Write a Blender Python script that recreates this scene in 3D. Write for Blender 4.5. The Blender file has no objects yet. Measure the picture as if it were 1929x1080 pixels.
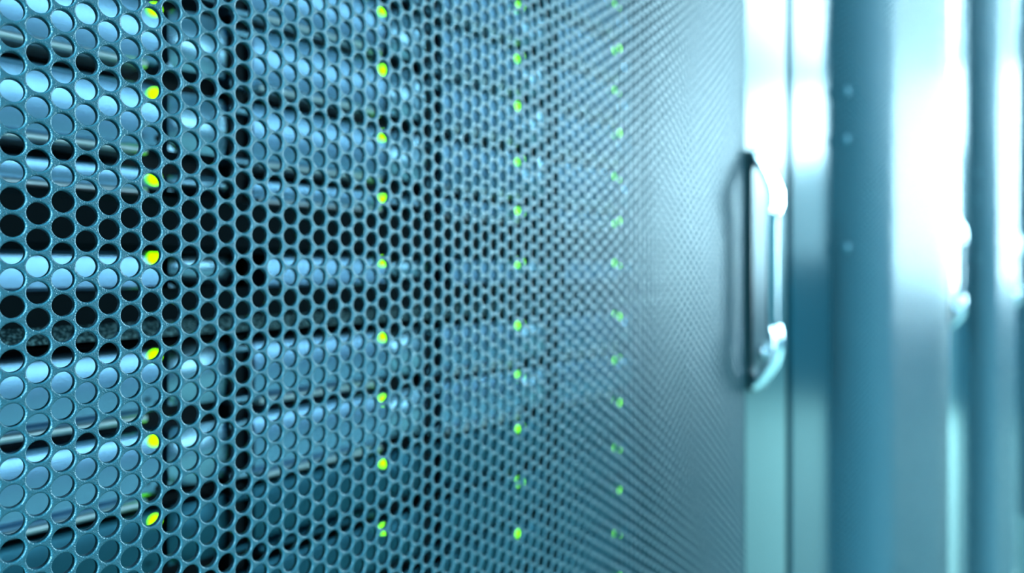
import bpy, bmesh, math
import numpy as np
from mathutils import Vector

sc = bpy.context.scene
COL = sc.collection

# ------------------------------------------------------------------ camera
H = 1.05                     # lens height above the floor
D = 0.1644                   # lens to the door sheet
F_PX = 1469.0
ALPHA = math.atan((2130 - 964.5) / F_PX)   # angle between the lens axis and the row of racks
cam = bpy.data.cameras.new('camera')
cam_ob = bpy.data.objects.new('camera', cam)
COL.objects.link(cam_ob)
cam.sensor_fit = 'HORIZONTAL'
cam.sensor_width = 36.0
cam.lens = F_PX / 1929 * 36
cam.shift_y = -31 / 1929
cam.clip_start = 0.005
cam.clip_end = 60
cam_ob.location = (0, -D, H)
cam_ob.rotation_euler = (math.pi / 2, 0, ALPHA - math.pi / 2)
cam.dof.use_dof = True
cam.dof.focus_distance = 0.157
cam.dof.aperture_fstop = 9.2
cam.dof.aperture_blades = 9
sc.camera = cam_ob

# ------------------------------------------------------------------ view, world, lamps
sc.view_settings.view_transform = 'Standard'
sc.view_settings.look = 'None'
sc.view_settings.gamma = 1.0
sc.view_settings.use_curve_mapping = False
sc.view_settings.exposure = 0.0

w = bpy.data.worlds.new('world')
sc.world = w
w.use_nodes = True
w.node_tree.nodes['Background'].inputs[0].default_value = (0.05, 0.25, 0.4, 1)
w.node_tree.nodes['Background'].inputs[1].default_value = 0.1

CEIL = 2.66
LAMP_COL = (0.50, 0.84, 0.98)


def area(name, x, y, z, sx, sy, L, col):
    l = bpy.data.lights.new(name, 'AREA')
    l.shape = 'RECTANGLE'
    l.size, l.size_y = sx, sy
    l.energy = L * math.pi * sx * sy
    l.color = col
    o = bpy.data.objects.new(name, l)
    o.location = (x, y, z)
    COL.objects.link(o)
    return o


LAMPS = [(2.2, -0.95, 9.0, 0.5, 0.8), (2.2, -2.95, 9.0, 0.3, 0.8), (2.2, -4.3, 9.0, 0.7, 2.0), (2.2, -6.0, 9.0, 0.7, 4.0),
         (4.7, -0.84, 3.2, 1.54, 42.0)]  # last lamp is added to brighten the far floor and door reflections
for x, y, sx, sy, L in LAMPS:
    area('unseen_ceiling_lamp', x, y, CEIL - 0.03, sx, sy, L, LAMP_COL)
# added unseen fill lights: aisle end, other end, long side across the aisle
for x, y, z, sx, sy, L, rot in [(6.74, -1.9, 2.30, 0.60, 1.7, 40.0, (0, math.pi / 2, 0)),
                                (6.74, -0.48, 1.74, 1.62, 0.8, 170.0, (0, math.pi / 2, 0)),
                                (-2.44, -0.19, 1.85, 1.4, 0.34, 360.0, (0, -math.pi / 2, 0)),
                                (2.0, -6.94, 2.18, 8.4, 0.84, 8.0, (math.pi / 2, 0, 0))]:
    fill = area('added_fill_light', x, y, z, sx, sy, L, LAMP_COL)
    fill.rotation_euler = rot


# ------------------------------------------------------------------ materials
def mat(name, col, rough=0.5, metal=0.0, spec=0.5, emit=None, bump=None, aniso=0.0, speck=None):
    m = bpy.data.materials.new(name)
    m.use_nodes = True
    nt = m.node_tree
    b = nt.nodes['Principled BSDF']
    b.inputs['Base Color'].default_value = (*col, 1)
    b.inputs['Roughness'].default_value = rough
    b.inputs['Metallic'].default_value = metal
    b.inputs['Specular IOR Level'].default_value = spec
    if emit:
        b.inputs['Emission Color'].default_value = (*emit[0], 1)
        b.inputs['Emission Strength'].default_value = emit[1]
    if bump or speck:
        tc = nt.nodes.new('ShaderNodeTexCoord')
    if bump:
        sx, sy, sz, strength, dist = bump
        mp = nt.nodes.new('ShaderNodeMapping')
        mp.inputs['Scale'].default_value = (sx, sy, sz)
        nz = nt.nodes.new('ShaderNodeTexNoise')
        nz.inputs['Scale'].default_value = 1.0
        nz.inputs['Detail'].default_value = 2.0
        bp = nt.nodes.new('ShaderNodeBump')
        bp.inputs['Strength'].default_value = strength
        bp.inputs['Distance'].default_value = dist
        nt.links.new(tc.outputs['Object'], mp.inputs['Vector'])
        nt.links.new(mp.outputs['Vector'], nz.inputs['Vector'])
        nt.links.new(nz.outputs['Fac'], bp.inputs['Height'])
        nt.links.new(bp.outputs['Normal'], b.inputs['Normal'])
    if speck:
        scale, lo, scol = speck
        n2 = nt.nodes.new('ShaderNodeTexNoise')
        n2.inputs['Scale'].default_value = scale
        n2.inputs['Detail'].default_value = 1.0
        rp = nt.nodes.new('ShaderNodeValToRGB')
        rp.color_ramp.elements[0].position = lo
        rp.color_ramp.elements[0].color = (*col, 1)
        rp.color_ramp.elements[1].position = min(1.0, lo + 0.12)
        rp.color_ramp.elements[1].color = (*scol, 1)
        nt.links.new(tc.outputs['Object'], n2.inputs['Vector'])
        nt.links.new(n2.outputs['Fac'], rp.inputs['Fac'])
        nt.links.new(rp.outputs['Color'], b.inputs['Base Color'])
    return m


M = {}
M['sheet'] = mat('powder_coated_steel', (0.010, 0.080, 0.112), 0.36, 0.10, 0.5, bump=(3400, 3400, 3400, 0.6, 0.00035))
M['frame'] = mat('door_frame_paint', (0.05, 0.12, 0.135), 0.22, 0.0, 0.2)
M['post'] = mat('cabinet_post_paint', (0.008, 0.06, 0.085), 0.20, 0.0, 0.10)
M['body'] = mat('cabinet_paint', (0.02, 0.08, 0.12), 0.5)
M['plate'] = mat('handle_plate', (0.006, 0.03, 0.04), 0.3, 0.0, 0.6)
M['grip'] = mat('handle_grip', (0.035, 0.085, 0.10), 0.3, 1.0)
M['chrome'] = mat('satin_chrome', (0.75, 0.9, 0.96), 0.22, 1.0)
M['screw'] = mat('screw_steel', (0.10, 0.24, 0.30), 0.4, 1.0)
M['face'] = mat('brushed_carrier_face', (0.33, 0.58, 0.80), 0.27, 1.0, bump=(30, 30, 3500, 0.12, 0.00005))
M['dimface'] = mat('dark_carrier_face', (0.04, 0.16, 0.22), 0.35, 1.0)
M['latch'] = mat('carrier_latch', (0.4, 0.66, 0.82), 0.25, 1.0)
M['lip'] = mat('carrier_lip', (0.85, 0.93, 0.96), 0.42, 1.0)
M['dark'] = mat('black_plastic', (0.004, 0.010, 0.014), 0.55, 0.0, 0.3)
M['bezel'] = mat('black_bezel', (0.003, 0.008, 0.011), 0.65, 0.0, 0.12)
M['dusty'] = mat('dusty_bezel_edge', (0.02, 0.045, 0.05), 0.6, 0.0, 0.3, speck=(1300, 0.50, (0.22, 0.38, 0.40)))
M['led'] = mat('green_light', (0.1, 0.3, 0.0), 0.4, 0.0, 0.2, emit=((0.20, 1.0, 0.0), 4.0))
M['floor'] = mat('floor_vinyl', (0.20, 0.30, 0.265), 0.85)
M['ceiling'] = mat('ceiling_tile', (0.10, 0.20, 0.25), 0.8)
M['white'] = mat('white_wall_paint', (0.75, 0.86, 0.9), 0.7)
M['wall'] = mat('wall_paint', (0.015, 0.08, 0.12), 0.6)


# ------------------------------------------------------------------ mesh helpers
class MB:
    def __init__(self):
        self.v, self.f, self.s = [], [], []

    def add(self, verts, faces, smooth=False):
        o = len(self.v)
        self.v += [tuple(p) for p in verts]
        self.f += [tuple(i + o for i in f) for f in faces]
        self.s += [smooth] * len(faces)
        return self

    def box(self, x0, x1, y0, y1, z0, z1, bev=0.0):
        if bev <= 0:
            v = [(x, y, z) for x in (x0, x1) for y in (y0, y1) for z in (z0, z1)]
            self.add(v, [(0, 1, 3, 2), (4, 6, 7, 5), (0, 4, 5, 1), (2, 3, 7, 6), (0, 2, 6, 4), (1, 5, 7, 3)])
            return self
        bm = bmesh.new()
        bmesh.ops.create_cube(bm, size=1)
        for q in bm.verts:
            q.co = Vector((x0 + (q.co.x + .5) * (x1 - x0), y0 + (q.co.y + .5) * (y1 - y0), z0 + (q.co.z + .5) * (z1 - z0)))
        bmesh.ops.bevel(bm, geom=bm.edges[:], offset=bev, segments=2, affect='EDGES', profile=0.5)
        bm.verts.index_update()
        self.add([q.co[:] for q in bm.verts], [[q.index for q in f.verts] for f in bm.faces])
        bm.free()
        return self

    def extrude_x(self, prof, x0, x1, smooth=False):
        """closed (y, z) outline swept along x, capped"""
        n = len(prof)
        v = [(x0, y, z) for y, z in prof] + [(x1, y, z) for y, z in prof]
        self.add(v, [(i, (i + 1) % n, n + (i + 1) % n, n + i) for i in range(n)], smooth)
        self.add(v, [tuple(range(n))[::-1], tuple(range(n, 2 * n))])
        return self

    def dome(self, x, y, z, r, depth, n=20, rings=4):
        """round dome facing -Y"""
        v = [(x, y - depth, z)]
        for k in range(1, rings + 1):
            a = k / rings * math.pi / 2
            for i in range(n):
                t = 2 * math.pi * i / n
                v.append((x + r * math.sin(a) * math.cos(t), y - depth * math.cos(a), z + r * math.sin(a) * math.sin(t)))
        f = [(0, 1 + i, 1 + (i + 1) % n) for i in range(n)]
        for k in range(rings - 1):
            b = 1 + k * n
            f += [(b + i, b + n + i, b + n + (i + 1) % n, b + (i + 1) % n) for i in range(n)]
        f.append(tuple(1 + (rings - 1) * n + i for i in range(n))[::-1])
        self.add(v, f, True)
        return self

    def tube(self, pts, rx, ry, n=16):
        """rounded bar along pts in the y-z plane"""
        v, f = [], []
        for i, p in enumerate(pts):
            a = pts[max(0, i - 1)]
            b = pts[min(len(pts) - 1, i + 1)]
            t = (Vector(b) - Vector(a)).normalized()
            nx = Vector((1, 0, 0))
            ny = t.cross(nx).normalized()
            for k in range(n):
                q = 2 * math.pi * k / n
                c, s_ = math.cos(q), math.sin(q)
                c = math.copysign(abs(c) ** 0.7, c)
                s_ = math.copysign(abs(s_) ** 0.7, s_)
                v.append(Vector(p) + nx * rx * c + ny * ry * s_)
        for i in range(len(pts) - 1):
            f += [(i * n + k, i * n + (k + 1) % n, (i + 1) * n + (k + 1) % n, (i + 1) * n + k) for k in range(n)]
        self.add(v, f, True)
        m = (len(pts) - 1) * n
        self.add(v, [tuple(range(n))[::-1], tuple(range(m, m + n))])
        return self

    def mesh(self, name, m):
        me = bpy.data.meshes.new(name)
        me.from_pydata(self.v, [], self.f)
        me.polygons.foreach_set('use_smooth', self.s)
        me.materials.append(m)
        bm = bmesh.new()
        bm.from_mesh(me)
        bmesh.ops.recalc_face_normals(bm, faces=bm.faces[:])
        bm.to_mesh(me)
        bm.free()
        return me

    def build(self, name, m, parent=None, loc=(0, 0, 0)):
        return link(name, self.mesh(name, m), parent, loc)


def link(name, me, parent=None, loc=(0, 0, 0)):
    o = bpy.data.objects.new(name, me)
    COL.objects.link(o)
    o.location = loc
    if parent:
        o.parent = parent
    return o


def thing(name, label, cat, loc, group=None):
    o = bpy.data.objects.new(name, None)
    o.empty_display_size = 0.02
    COL.objects.link(o)
    o.location = loc
    o['label'] = label
    o['category'] = cat
    if group:
        o['group'] = group
    return o


def copy_tree(o, parent=None):
    c = o.copy()
    COL.objects.link(c)
    if parent:
        c.parent = parent
    for ch in list(o.children):
        copy_tree(ch, c)
    return c


def structure(name, mb, m):
    o = mb.build(name, m)
    o['kind'] = 'structure'
    return o


# ------------------------------------------------------------------ the room
RX0, RX1, RY0, RY1 = -2.5, 6.8, -7.0, 1.7
structure('floor', MB().box(RX0, RX1, RY0, RY1, -0.1, 0), M['floor'])
structure('ceiling', MB().box(RX0, RX1, RY0, RY1, CEIL, CEIL + 0.1), M['ceiling'])
structure('wall_left', MB().box(RX0 - 0.1, RX0, RY0, RY1, 0, CEIL), M['wall'])
structure('wall_right', MB().box(RX1, RX1 + 0.1, RY0, RY1, 0, CEIL), M['white'])
structure('added_dark_band', MB().box(RX1 - 0.02, RX1, RY0, RY1, 0, 1.15), M['wall'])  # unseen dark band added for the door stiles to reflect
structure('wall_front', MB().box(RX0, RX1, RY0 - 0.1, RY0, 0, CEIL), M['wall'])
structure('wall_back', MB().box(RX0, RX1, RY1, RY1 + 0.1, 0, CEIL), M['wall'])

# ------------------------------------------------------------------ perforated sheet
P = 0.0051                   # distance between hole centres
R = 0.425 * P
CX = P * math.sqrt(3) / 2
X_COL0 = 0.05657             # a column of holes, room coordinates
Z_ROW0 = H - 0.357 * P
T = 0.0015                   # sheet thickness


def sheet_cells(cols, rows, n, rings):
    """cells: arrays of (x, z) hole centres -> verts, faces, smooth.  rings: list of (radius or None for the hexagon, y, smooth towards next)"""
    ang = np.arange(n) * 2 * np.pi / n
    sec = (ang + 1e-9) % (np.pi / 3)
    hexr = (P / 2) / np.cos(sec - np.pi / 6)
    ca, sa = np.cos(ang), np.sin(ang)
    base = []
    for r, y, _ in rings:
        rr = hexr if r is None else np.full(n, r)
        base.append(np.stack([rr * ca, np.full(n, y), rr * sa], 1))
    base = np.concatenate(base, 0)
    ctr = np.stack([cols, np.zeros_like(cols), rows], 1)
    V = (ctr[:, None, :] + base[None]).reshape(-1, 3)
    i = np.arange(n)
    j = (i + 1) % n
    fs, sm = [], []
    for k in range(len(rings) - 1):
        fs.append(np.stack([k * n + i, k * n + j, (k + 1) * n + j, (k + 1) * n + i], 1))
        sm.append(np.full(n, rings[k][2]))
    fs = np.concatenate(fs, 0)
    sm = np.concatenate(sm)
    nv = len(base)
    Fq = (np.arange(len(cols))[:, None, None] * nv + fs[None]).reshape(-1, 4)
    S = np.tile(sm, len(cols))
    return V, Fq, S


def sheet_mesh(name, groups, m):
    Vs, Fs, Ss, off = [], [], [], 0
    for g in groups:
        V, Fq, S = sheet_cells(*g)
        Vs.append(V); Fs.append(Fq + off); Ss.append(S)
        off += len(V)
    V, Fq, S = np.concatenate(Vs), np.concatenate(Fs), np.concatenate(Ss)
    me = bpy.data.meshes.new(name)
    me.vertices.add(len(V))
    me.vertices.foreach_set('co', V.astype(np.float32).ravel())
    me.loops.add(Fq.size)
    me.loops.foreach_set('vertex_index', Fq.astype(np.int32).ravel())
    me.polygons.add(len(Fq))
    me.polygons.foreach_set('loop_start', (np.arange(len(Fq)) * 4).astype(np.int32))
    me.polygons.foreach_set('use_smooth', S.astype(bool))
    me.materials.append(m)
    me.update(calc_edges=True)
    return me


BEV = 0.00034
def rings_fine(r):
    b = BEV
    return [(None, 0.0, False), (r + b, 0.0, True), (r + 0.45 * b, 0.14 * b, True), (r + 0.12 * b, 0.5 * b, True), (r, b, True),
            (r, T, False), (None, T, False)]
RINGS_MID = [(None, 0.0, False), (R + 0.0003, 0.0, True), (R + 0.00008, 0.0001, True), (R, 0.0003, True), (R, T, False), (None, T, False)]
RINGS_LOW = [(None, 0.0, False), (R + 0.0003, 0.0, True), (R, 0.0003, True), (R, T, False)]

RACK_W = 0.700
RX = -0.134                  # left side of the nearest rack
W_BODY = 0.690
MESH_L, MESH_R = 0.097, 0.615    # perforated field within a rack
FLAT_L, FLAT_R = 0.200, 0.362    # the sheet is flat here and bows back to the stiles on both sides
BOW = 0.028                      # how far the stiles lie behind the flat of the sheet
Z_LO, Z_HI = H - 0.55, H + 0.55

# the bowed section of the door: x (from the rack's left side) -> y, and arc length -> x
_x = np.linspace(MESH_L - 0.004, MESH_R + 0.004, 4000)


def bow(x):
    l = np.clip((FLAT_L - x) / (FLAT_L - MESH_L), 0, None)
    r = np.clip((x - FLAT_R) / (MESH_R - FLAT_R), 0, None)
    return BOW * (l ** 2 + r ** 2)


_y = bow(_x)
_s = np.concatenate([[0], np.cumsum(np.hypot(np.diff(_x), np.diff(_y)))])
_s = _s - np.interp(0.25, _x, _s) + 0.25            # arc length equals x on the flat
S_L, S_R = float(np.interp(MESH_L, _x, _s)), float(np.interp(MESH_R, _x, _s))

k0 = math.ceil((S_L + RX - X_COL0) / CX)
k1 = math.floor((S_R + RX - X_COL0) / CX)
ks = np.arange(k0, k1 + 1)
ns = np.arange(math.floor((Z_LO - Z_ROW0) / P), math.ceil((Z_HI - Z_ROW0) / P) + 1)
KK, NN = np.meshgrid(ks, ns, indexing='ij')
hs = (X_COL0 + KK * CX).ravel() - RX                # arc position of every hole
hz = (Z_ROW0 + (NN + 0.5 * (KK % 2)) * P).ravel()
hx = np.interp(hs, _s, _x) + RX


def wrap(me):
    """lay the flat sheet on the bowed section"""
    n = len(me.vertices)
    co = np.empty(n * 3, np.float32)
    me.vertices.foreach_get('co', co)
    co = co.reshape(-1, 3).astype(float)
    s_, d_ = co[:, 0], co[:, 1]
    x = np.interp(s_, _s, _x)
    y = bow(x)
    tx = np.interp(s_ + 5e-4, _s, _x) - np.interp(s_ - 5e-4, _s, _x)
    ty = bow(np.interp(s_ + 5e-4, _s, _x)) - bow(np.interp(s_ - 5e-4, _s, _x))
    L = np.hypot(tx, ty)
    co[:, 0] = x - d_ * ty / L
    co[:, 1] = y + d_ * tx / L
    me.vertices.foreach_set('co', co.astype(np.float32).ravel())
    me.update()
    return me


def sheet_near():
    vis = (hx > 0.035) & (np.abs(hz - H) < 0.065 + 0.36 * hx)
    a = vis & (hx < 0.16)
    b = vis & (hx >= 0.16) & (hx < 0.31)
    c = vis & (hx >= 0.31)
    d = ~vis
    x, z = hs, hz
    return wrap(sheet_mesh('perforated_sheet', [
        (x[a], z[a], 36, rings_fine(R)), (x[b], z[b], 24, rings_fine(R)), (x[c], z[c], 12, RINGS_MID), (x[d], z[d], 12, RINGS_LOW)], M['sheet']))


def sheet_far():
    return wrap(sheet_mesh('perforated_sheet', [(hs, hz, 12, RINGS_LOW)], M['sheet']))


# ------------------------------------------------------------------ rack (local x from its left side, y = 0 at the flat of the door sheet)
RZ = 2.0
DEPTH = 0.95


def bowed_rail(z0, z1):
    xs = np.linspace(MESH_L, MESH_R, 60)
    fr = [(float(x), float(bow(x)), z) for z in (z0, z1) for x in xs]
    bk = [(x, y + 0.006, z) for x, y, z in fr]
    n = len(xs)
    v = fr + bk
    f = []
    for o in (0, 2 * n):
        f += [(o + i, o + i + 1, o + n + i + 1, o + n + i) for i in range(n - 1)]
    for o in (0, n):
        f += [(o + i, o + i + 1, o + 2 * n + i + 1, o + 2 * n + i) for i in range(n - 1)]
    f += [(0, n, 3 * n, 2 * n), (n - 1, 2 * n - 1, 4 * n - 1, 3 * n - 1)]
    return MB().add(v, f)


def make_rack(label, sheet):
    t = thing('server_rack', label, 'server rack', (0, 0, 0), 'server racks in one row')
    W = W_BODY
    yf, yc = BOW - 0.0006, BOW + 0.014
    # cabinet
    MB().box(0, 0.003, yc, DEPTH, 0, RZ).build('side_panel', M['body'], t)
    MB().box(W - 0.003, W, yc, DEPTH, 0, RZ).build('side_panel', M['body'], t)
    MB().box(0.003, W - 0.003, yc, DEPTH, RZ - 0.02, RZ).build('top_panel', M['body'], t)
    MB().box(0.003, W - 0.003, yc, DEPTH, 0, 0.06).build('base_panel', M['body'], t)
    MB().box(0.003, W - 0.003, DEPTH - 0.004, DEPTH, 0.06, RZ - 0.02).build('back_panel', M['body'], t)
    for x in (0.092, 0.574):
        MB().box(x - 0.012, x + 0.006, 0.084, 0.088, 0.06, RZ - 0.02).build('mounting_rail', M['body'], t)
    # door: two stiles and two bowed rails around the bowed sheet
    MB().box(0.001, MESH_L + 0.0015, yf, yc, 0.02, RZ - 0.01, 0.0012).build('hinge_stile', M['post'], t)
    MB().box(MESH_R - 0.0015, W, yf, yc, 0.02, RZ - 0.01, 0.0010).build('lock_stile', M['frame'], t)
    bowed_rail(Z_HI, RZ - 0.01).build('top_rail', M['frame'], t)
    bowed_rail(0.02, Z_LO).build('bottom_rail', M['frame'], t)
    sh = link('perforated_sheet', sheet, t)
    for dz in (0.148, 0.108, 0.0184):
        MB().dome(0.112, float(bow(0.112)) - 0.0004, H + dz, 0.0042, 0.0024).build('screw_head', M['screw'], sh)
    # swing handle on its plate
    px0, px1 = 0.4825 - RX, 0.5110 - RX
    pl = MB().box(px0, px1, yf - 0.0036, yf, H - 0.077, H + 0.077, 0.0011).build('handle_plate', M['plate'], t)
    gx = 0.4890 - RX
    k = 1.17
    ctrl = [(-0.002, 0.065), (-0.0055, 0.060), (-0.0095, 0.0535), (-0.0125, 0.047), (-0.0142, 0.041), (-0.0142, 0.036), (-0.0128, 0.031), (-0.0122, 0.024),
            (-0.0122, 0.0), (-0.0122, -0.024), (-0.0128, -0.031), (-0.0142, -0.036), (-0.0142, -0.043), (-0.0125, -0.050), (-0.0095, -0.055), (-0.0055, -0.060), (-0.002, -0.063)]
    MB().tube([(gx, yf + y * k, H + z * k) for y, z in ctrl[6:11]], 0.0044, 0.0030).build('handle_grip', M['grip'], pl)
    MB().tube([(gx, yf + y * k, H + z * k) for y, z in ctrl[:7]], 0.0056, 0.0038).build('handle_arm', M['chrome'], pl)
    MB().tube([(gx, yf + y * k, H + z * k) for y, z in ctrl[10:]], 0.0056, 0.0038).build('handle_arm', M['chrome'], pl)
    MB().dome(gx + 0.012, yf - 0.0036, H - 0.053, 0.0056, 0.006).build('lock_cylinder', M['chrome'], pl)
    return t


rack = make_rack('nearest server rack, its perforated steel door showing columns of green lights through the holes', sheet_near())
rack.location = (RX, 0, 0)
far_sheet = sheet_far()
labels = ['second server rack, its perforated door just past the nearest chrome door handle',
          'third server rack in the row, between the second door handle and the last one',
          'farthest server rack in the row, only a pale blurred sliver of its front showing']
for i, lb in enumerate(labels):
    c = copy_tree(rack)
    c.location = (RX + RACK_W * (i + 1), 0, 0)
    c['label'] = lb
    for ch in c.children:
        if ch.name.startswith('perforated_sheet'):
            ch.data = far_sheet

# ------------------------------------------------------------------ equipment inside the nearest rack
Y2 = 0.0703                  # plane of the carrier faces
LEDX = [0.0265, 0.1190, 0.2120, 0.3005, 0.3930]
UX0, UX1 = -0.032, 0.424


def face_profile(top, bot, y, t0, t1, n=12):
    """front outline of a carrier whose slope turns from t0 degrees at its top to t1 at its bottom"""
    pts = [(y + 0.012, top), (y + 0.0012, top), (y + 0.0003, top - 0.0003)]
    yy, dz = y, (top - 0.0006 - bot) / n
    for i in range(n + 1):
        pts.append((yy, top - 0.0006 - i * dz))
        a = math.radians(t0 + (t1 - t0) * ((i + 0.5) / n) ** 0.6)
        yy -= math.tan(a) * dz
    pts.append((y + 0.012, bot))
    return pts


CARR = {}


def carrier_meshes(kind, w, tilt, zt, zb):
    key = (kind, round(w, 4), tilt, zt, zb)
    if key in CARR:
        return CARR[key]
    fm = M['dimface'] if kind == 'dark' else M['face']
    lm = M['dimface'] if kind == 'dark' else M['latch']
    t0, t1 = tilt
    # x local: 0 at the light
    face = MB().extrude_x(face_profile(zt, zb + 0.0026, 0, t0, t1), -w, 0.0018, True).mesh('drive_carrier', fm)
    rl = 0.0013
    lp = [(0.010, zb)] + [(-0.0030 - rl * math.sin(math.pi * q / 8), zb + rl - rl * math.cos(math.pi * q / 8)) for q in range(9)] + [(0.010, zb + 2 * rl)]
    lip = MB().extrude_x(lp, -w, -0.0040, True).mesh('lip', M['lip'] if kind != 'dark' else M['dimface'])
    lat = MB()
    h = zt - zb
    # lever: vertical convex bar whose section bows outward
    n, mseg = 10, 10
    x0, x1 = 0.0048, 0.0250
    v, f = [], []
    for i in range(mseg + 1):
        s = i / mseg
        z = zt - 0.0008 - s * (h - 0.0036)
        bow = 0.0026 * math.sin(math.pi * (0.08 + 0.84 * s)) ** 0.8
        inset = 0.0035 * (1 - math.sin(math.pi * min(1, max(0, s + 0.02))) ** 0.35)
        for j in range(n + 1):
            q = j / n
            cx = 0.0024 * math.sin(math.pi * q) ** 0.6
            v.append((x0 + inset + q * (x1 - x0 - inset), 0.003 - bow - cx, z))
    for i in range(mseg):
        for j in range(n):
            a = i * (n + 1) + j
            f.append((a, a + 1, a + n + 2, a + n + 1))
    lat.add(v, f, True)
    lat.box(x0 + 0.001, x1 - 0.001, 0.002, 0.012, zb + 0.003, zt - 0.002)
    lat = lat.mesh('latch', lm)
    br = MB()
    rr = 0.0014
    for rz in (zb + 0.0006, zt - 0.0046):
        br.extrude_x([(0.008, rz)] + [(0.0012 - rr * math.sin(math.pi * q / 8), rz + rr - rr * math.cos(math.pi * q / 8)) for q in range(9)] + [(0.008, rz + 2 * rr)], 0.0262, 0.0385, True)
    br.box(0.0300, 0.0320, 0.0068, 0.0078, zb + 0.0010, zt - 0.0030)
    br = br.mesh('slot_bracket', lm)
    led = MB().dome(0, -0.0006, -0.0, 0.0021, 0.0022).mesh('status_light', M['led'])
    pit = MB().dome(-0.0008, -0.0042, zb + 0.0052, 0.0011, 0.0005, 14, 3).mesh('unlit_light', M['dark'])
    CARR[key] = (face, lip, lat, led, pit, br)
    return CARR[key]


def add_carrier(parent, kind, x, y, z, w, zt=0.0032, zb=-0.0192, pit=True, tilt=(13, -13)):
    face, lip, lat, led, pt, br = carrier_meshes(kind, w, tilt, zt, zb)
    c = link('drive_carrier', face, parent, (x, y, z))
    link('lip', lip, c)
    link('latch', lat, c)
    link('status_light', led, c)['label'] = 'small round status light glowing yellow-green'
    if pit:
        link('unlit_light', pt, c)
        if x < 0.38:
            link('slot_bracket', br, c)
    return c


def disk_shelf(label, zs, kind, tilt):
    t = thing('disk_shelf', label, 'disk array', (0, 0, 0), 'disk shelves inside the nearest rack')
    short = abs(min(zs) - 0.0280) < 1e-6     # its lowest row is cut off by the server below
    top, bot = max(zs) + 0.0036, min(zs) - (0.0062 if short else 0.0196)
    ch = MB()
    yb = Y2 + 0.012
    ch.box(UX0, UX1, yb, yb + 0.45, H + bot, H + top)
    for lx in LEDX[:-1]:
        ch.box(lx + 0.0285, lx + 0.0335, Y2 + 0.004, yb + 0.001, H + bot, H + top)
    ch.build('chassis', M['dark'], t)
    for z in sorted(zs, reverse=True):
        prev = None
        for i, lx in enumerate(LEDX):
            x_start = UX0 + 0.002 if i == 0 else LEDX[i - 1] + 0.0395
            if i >= 2:
                x_start = LEDX[i - 1] + 0.0345
            if short and z == min(zs):
                add_carrier(t, kind, lx, Y2, H + z, lx - x_start, 0.0032, -0.0060, False, tilt)
            else:
                add_carrier(t, kind, lx, Y2, H + z, lx - x_start, tilt=tilt)
    return t


disk_shelf('topmost disk shelf behind the mesh, its pale metal carriers brightest at the top edge', [0.1795, 0.1540, 0.1285, 0.1040], 'bright', (7, -16))
disk_shelf('disk shelf of three pale blue carrier rows directly above the black bezel server', [0.0798, 0.0538, 0.0280], 'bright', (11, -13))
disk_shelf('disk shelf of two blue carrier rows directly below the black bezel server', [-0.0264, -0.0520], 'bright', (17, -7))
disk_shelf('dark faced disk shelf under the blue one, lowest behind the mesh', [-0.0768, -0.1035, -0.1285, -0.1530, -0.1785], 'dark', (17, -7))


def bezel_server():
    t = thing('rack_server', 'black server with a dusty protruding bezel and one bright slot across it', 'server', (0, 0, 0))
    yb = Y2 + 0.012
    MB().box(UX0, UX1, yb, yb + 0.5, H - 0.0205, H + 0.0212).build('chassis', M['dark'], t)
    Yb = 0.0500
    s = (D + Yb) / 0.200 * 0.1227e-3
    zt1, zt0 = 160 * s, 39 * s
    zb1, zb0 = -41 * s, -141 * s
    b = MB()
    b.extrude_x([(yb, H + zt1), (Yb + 0.0035, H + zt1), (Yb, H + zt1 - 0.0025), (Yb - 0.001, H + zt0 + 0.002), (Yb + 0.001, H + zt0), (Yb + 0.008, H + zt0), (Yb + 0.008, H + zt0 + 0.002), (yb, H + zt0 + 0.002)], UX0, UX1)
    b.build('bezel', M['bezel'], t)
    b = MB()
    b.extrude_x([(yb, H + zb1 - 0.002), (Yb + 0.008, H + zb1 - 0.002), (Yb + 0.008, H + zb1), (Yb + 0.001, H + zb1), (Yb + 0.0005, H + zb1 - 0.001),
                 (Yb + 0.0005, H + zb0 + 0.0042), (yb, H + zb0 + 0.0042)], UX0, UX1)
    lb = b.build('bezel', M['bezel'], t)
    b = MB().extrude_x([(Yb + 0.0055, H + zb0 + 0.0041), (Yb + 0.0005, H + zb0 + 0.0041), (Yb - 0.0025, H + zb0 + 0.0012), (Yb - 0.0025, H + zb0), (Yb + 0.0055, H + zb0)], UX0, UX1)
    e = b.build('bezel_edge', M['dusty'], lb)
    e['label'] = 'dusty grey lower bezel edge'
    y = 0.0600
    q = (D + y) / (D + Y2)
    for i, lx in enumerate(LEDX):
        x_start = UX0 + 0.002 if i == 0 else LEDX[i - 1] + 0.0395
        add_carrier(t, 'bright', lx * q, y, H + 0.0036, (lx - x_start) * q, 0.0040, -0.0118, False, (9, 0))
    return t


bezel_server()
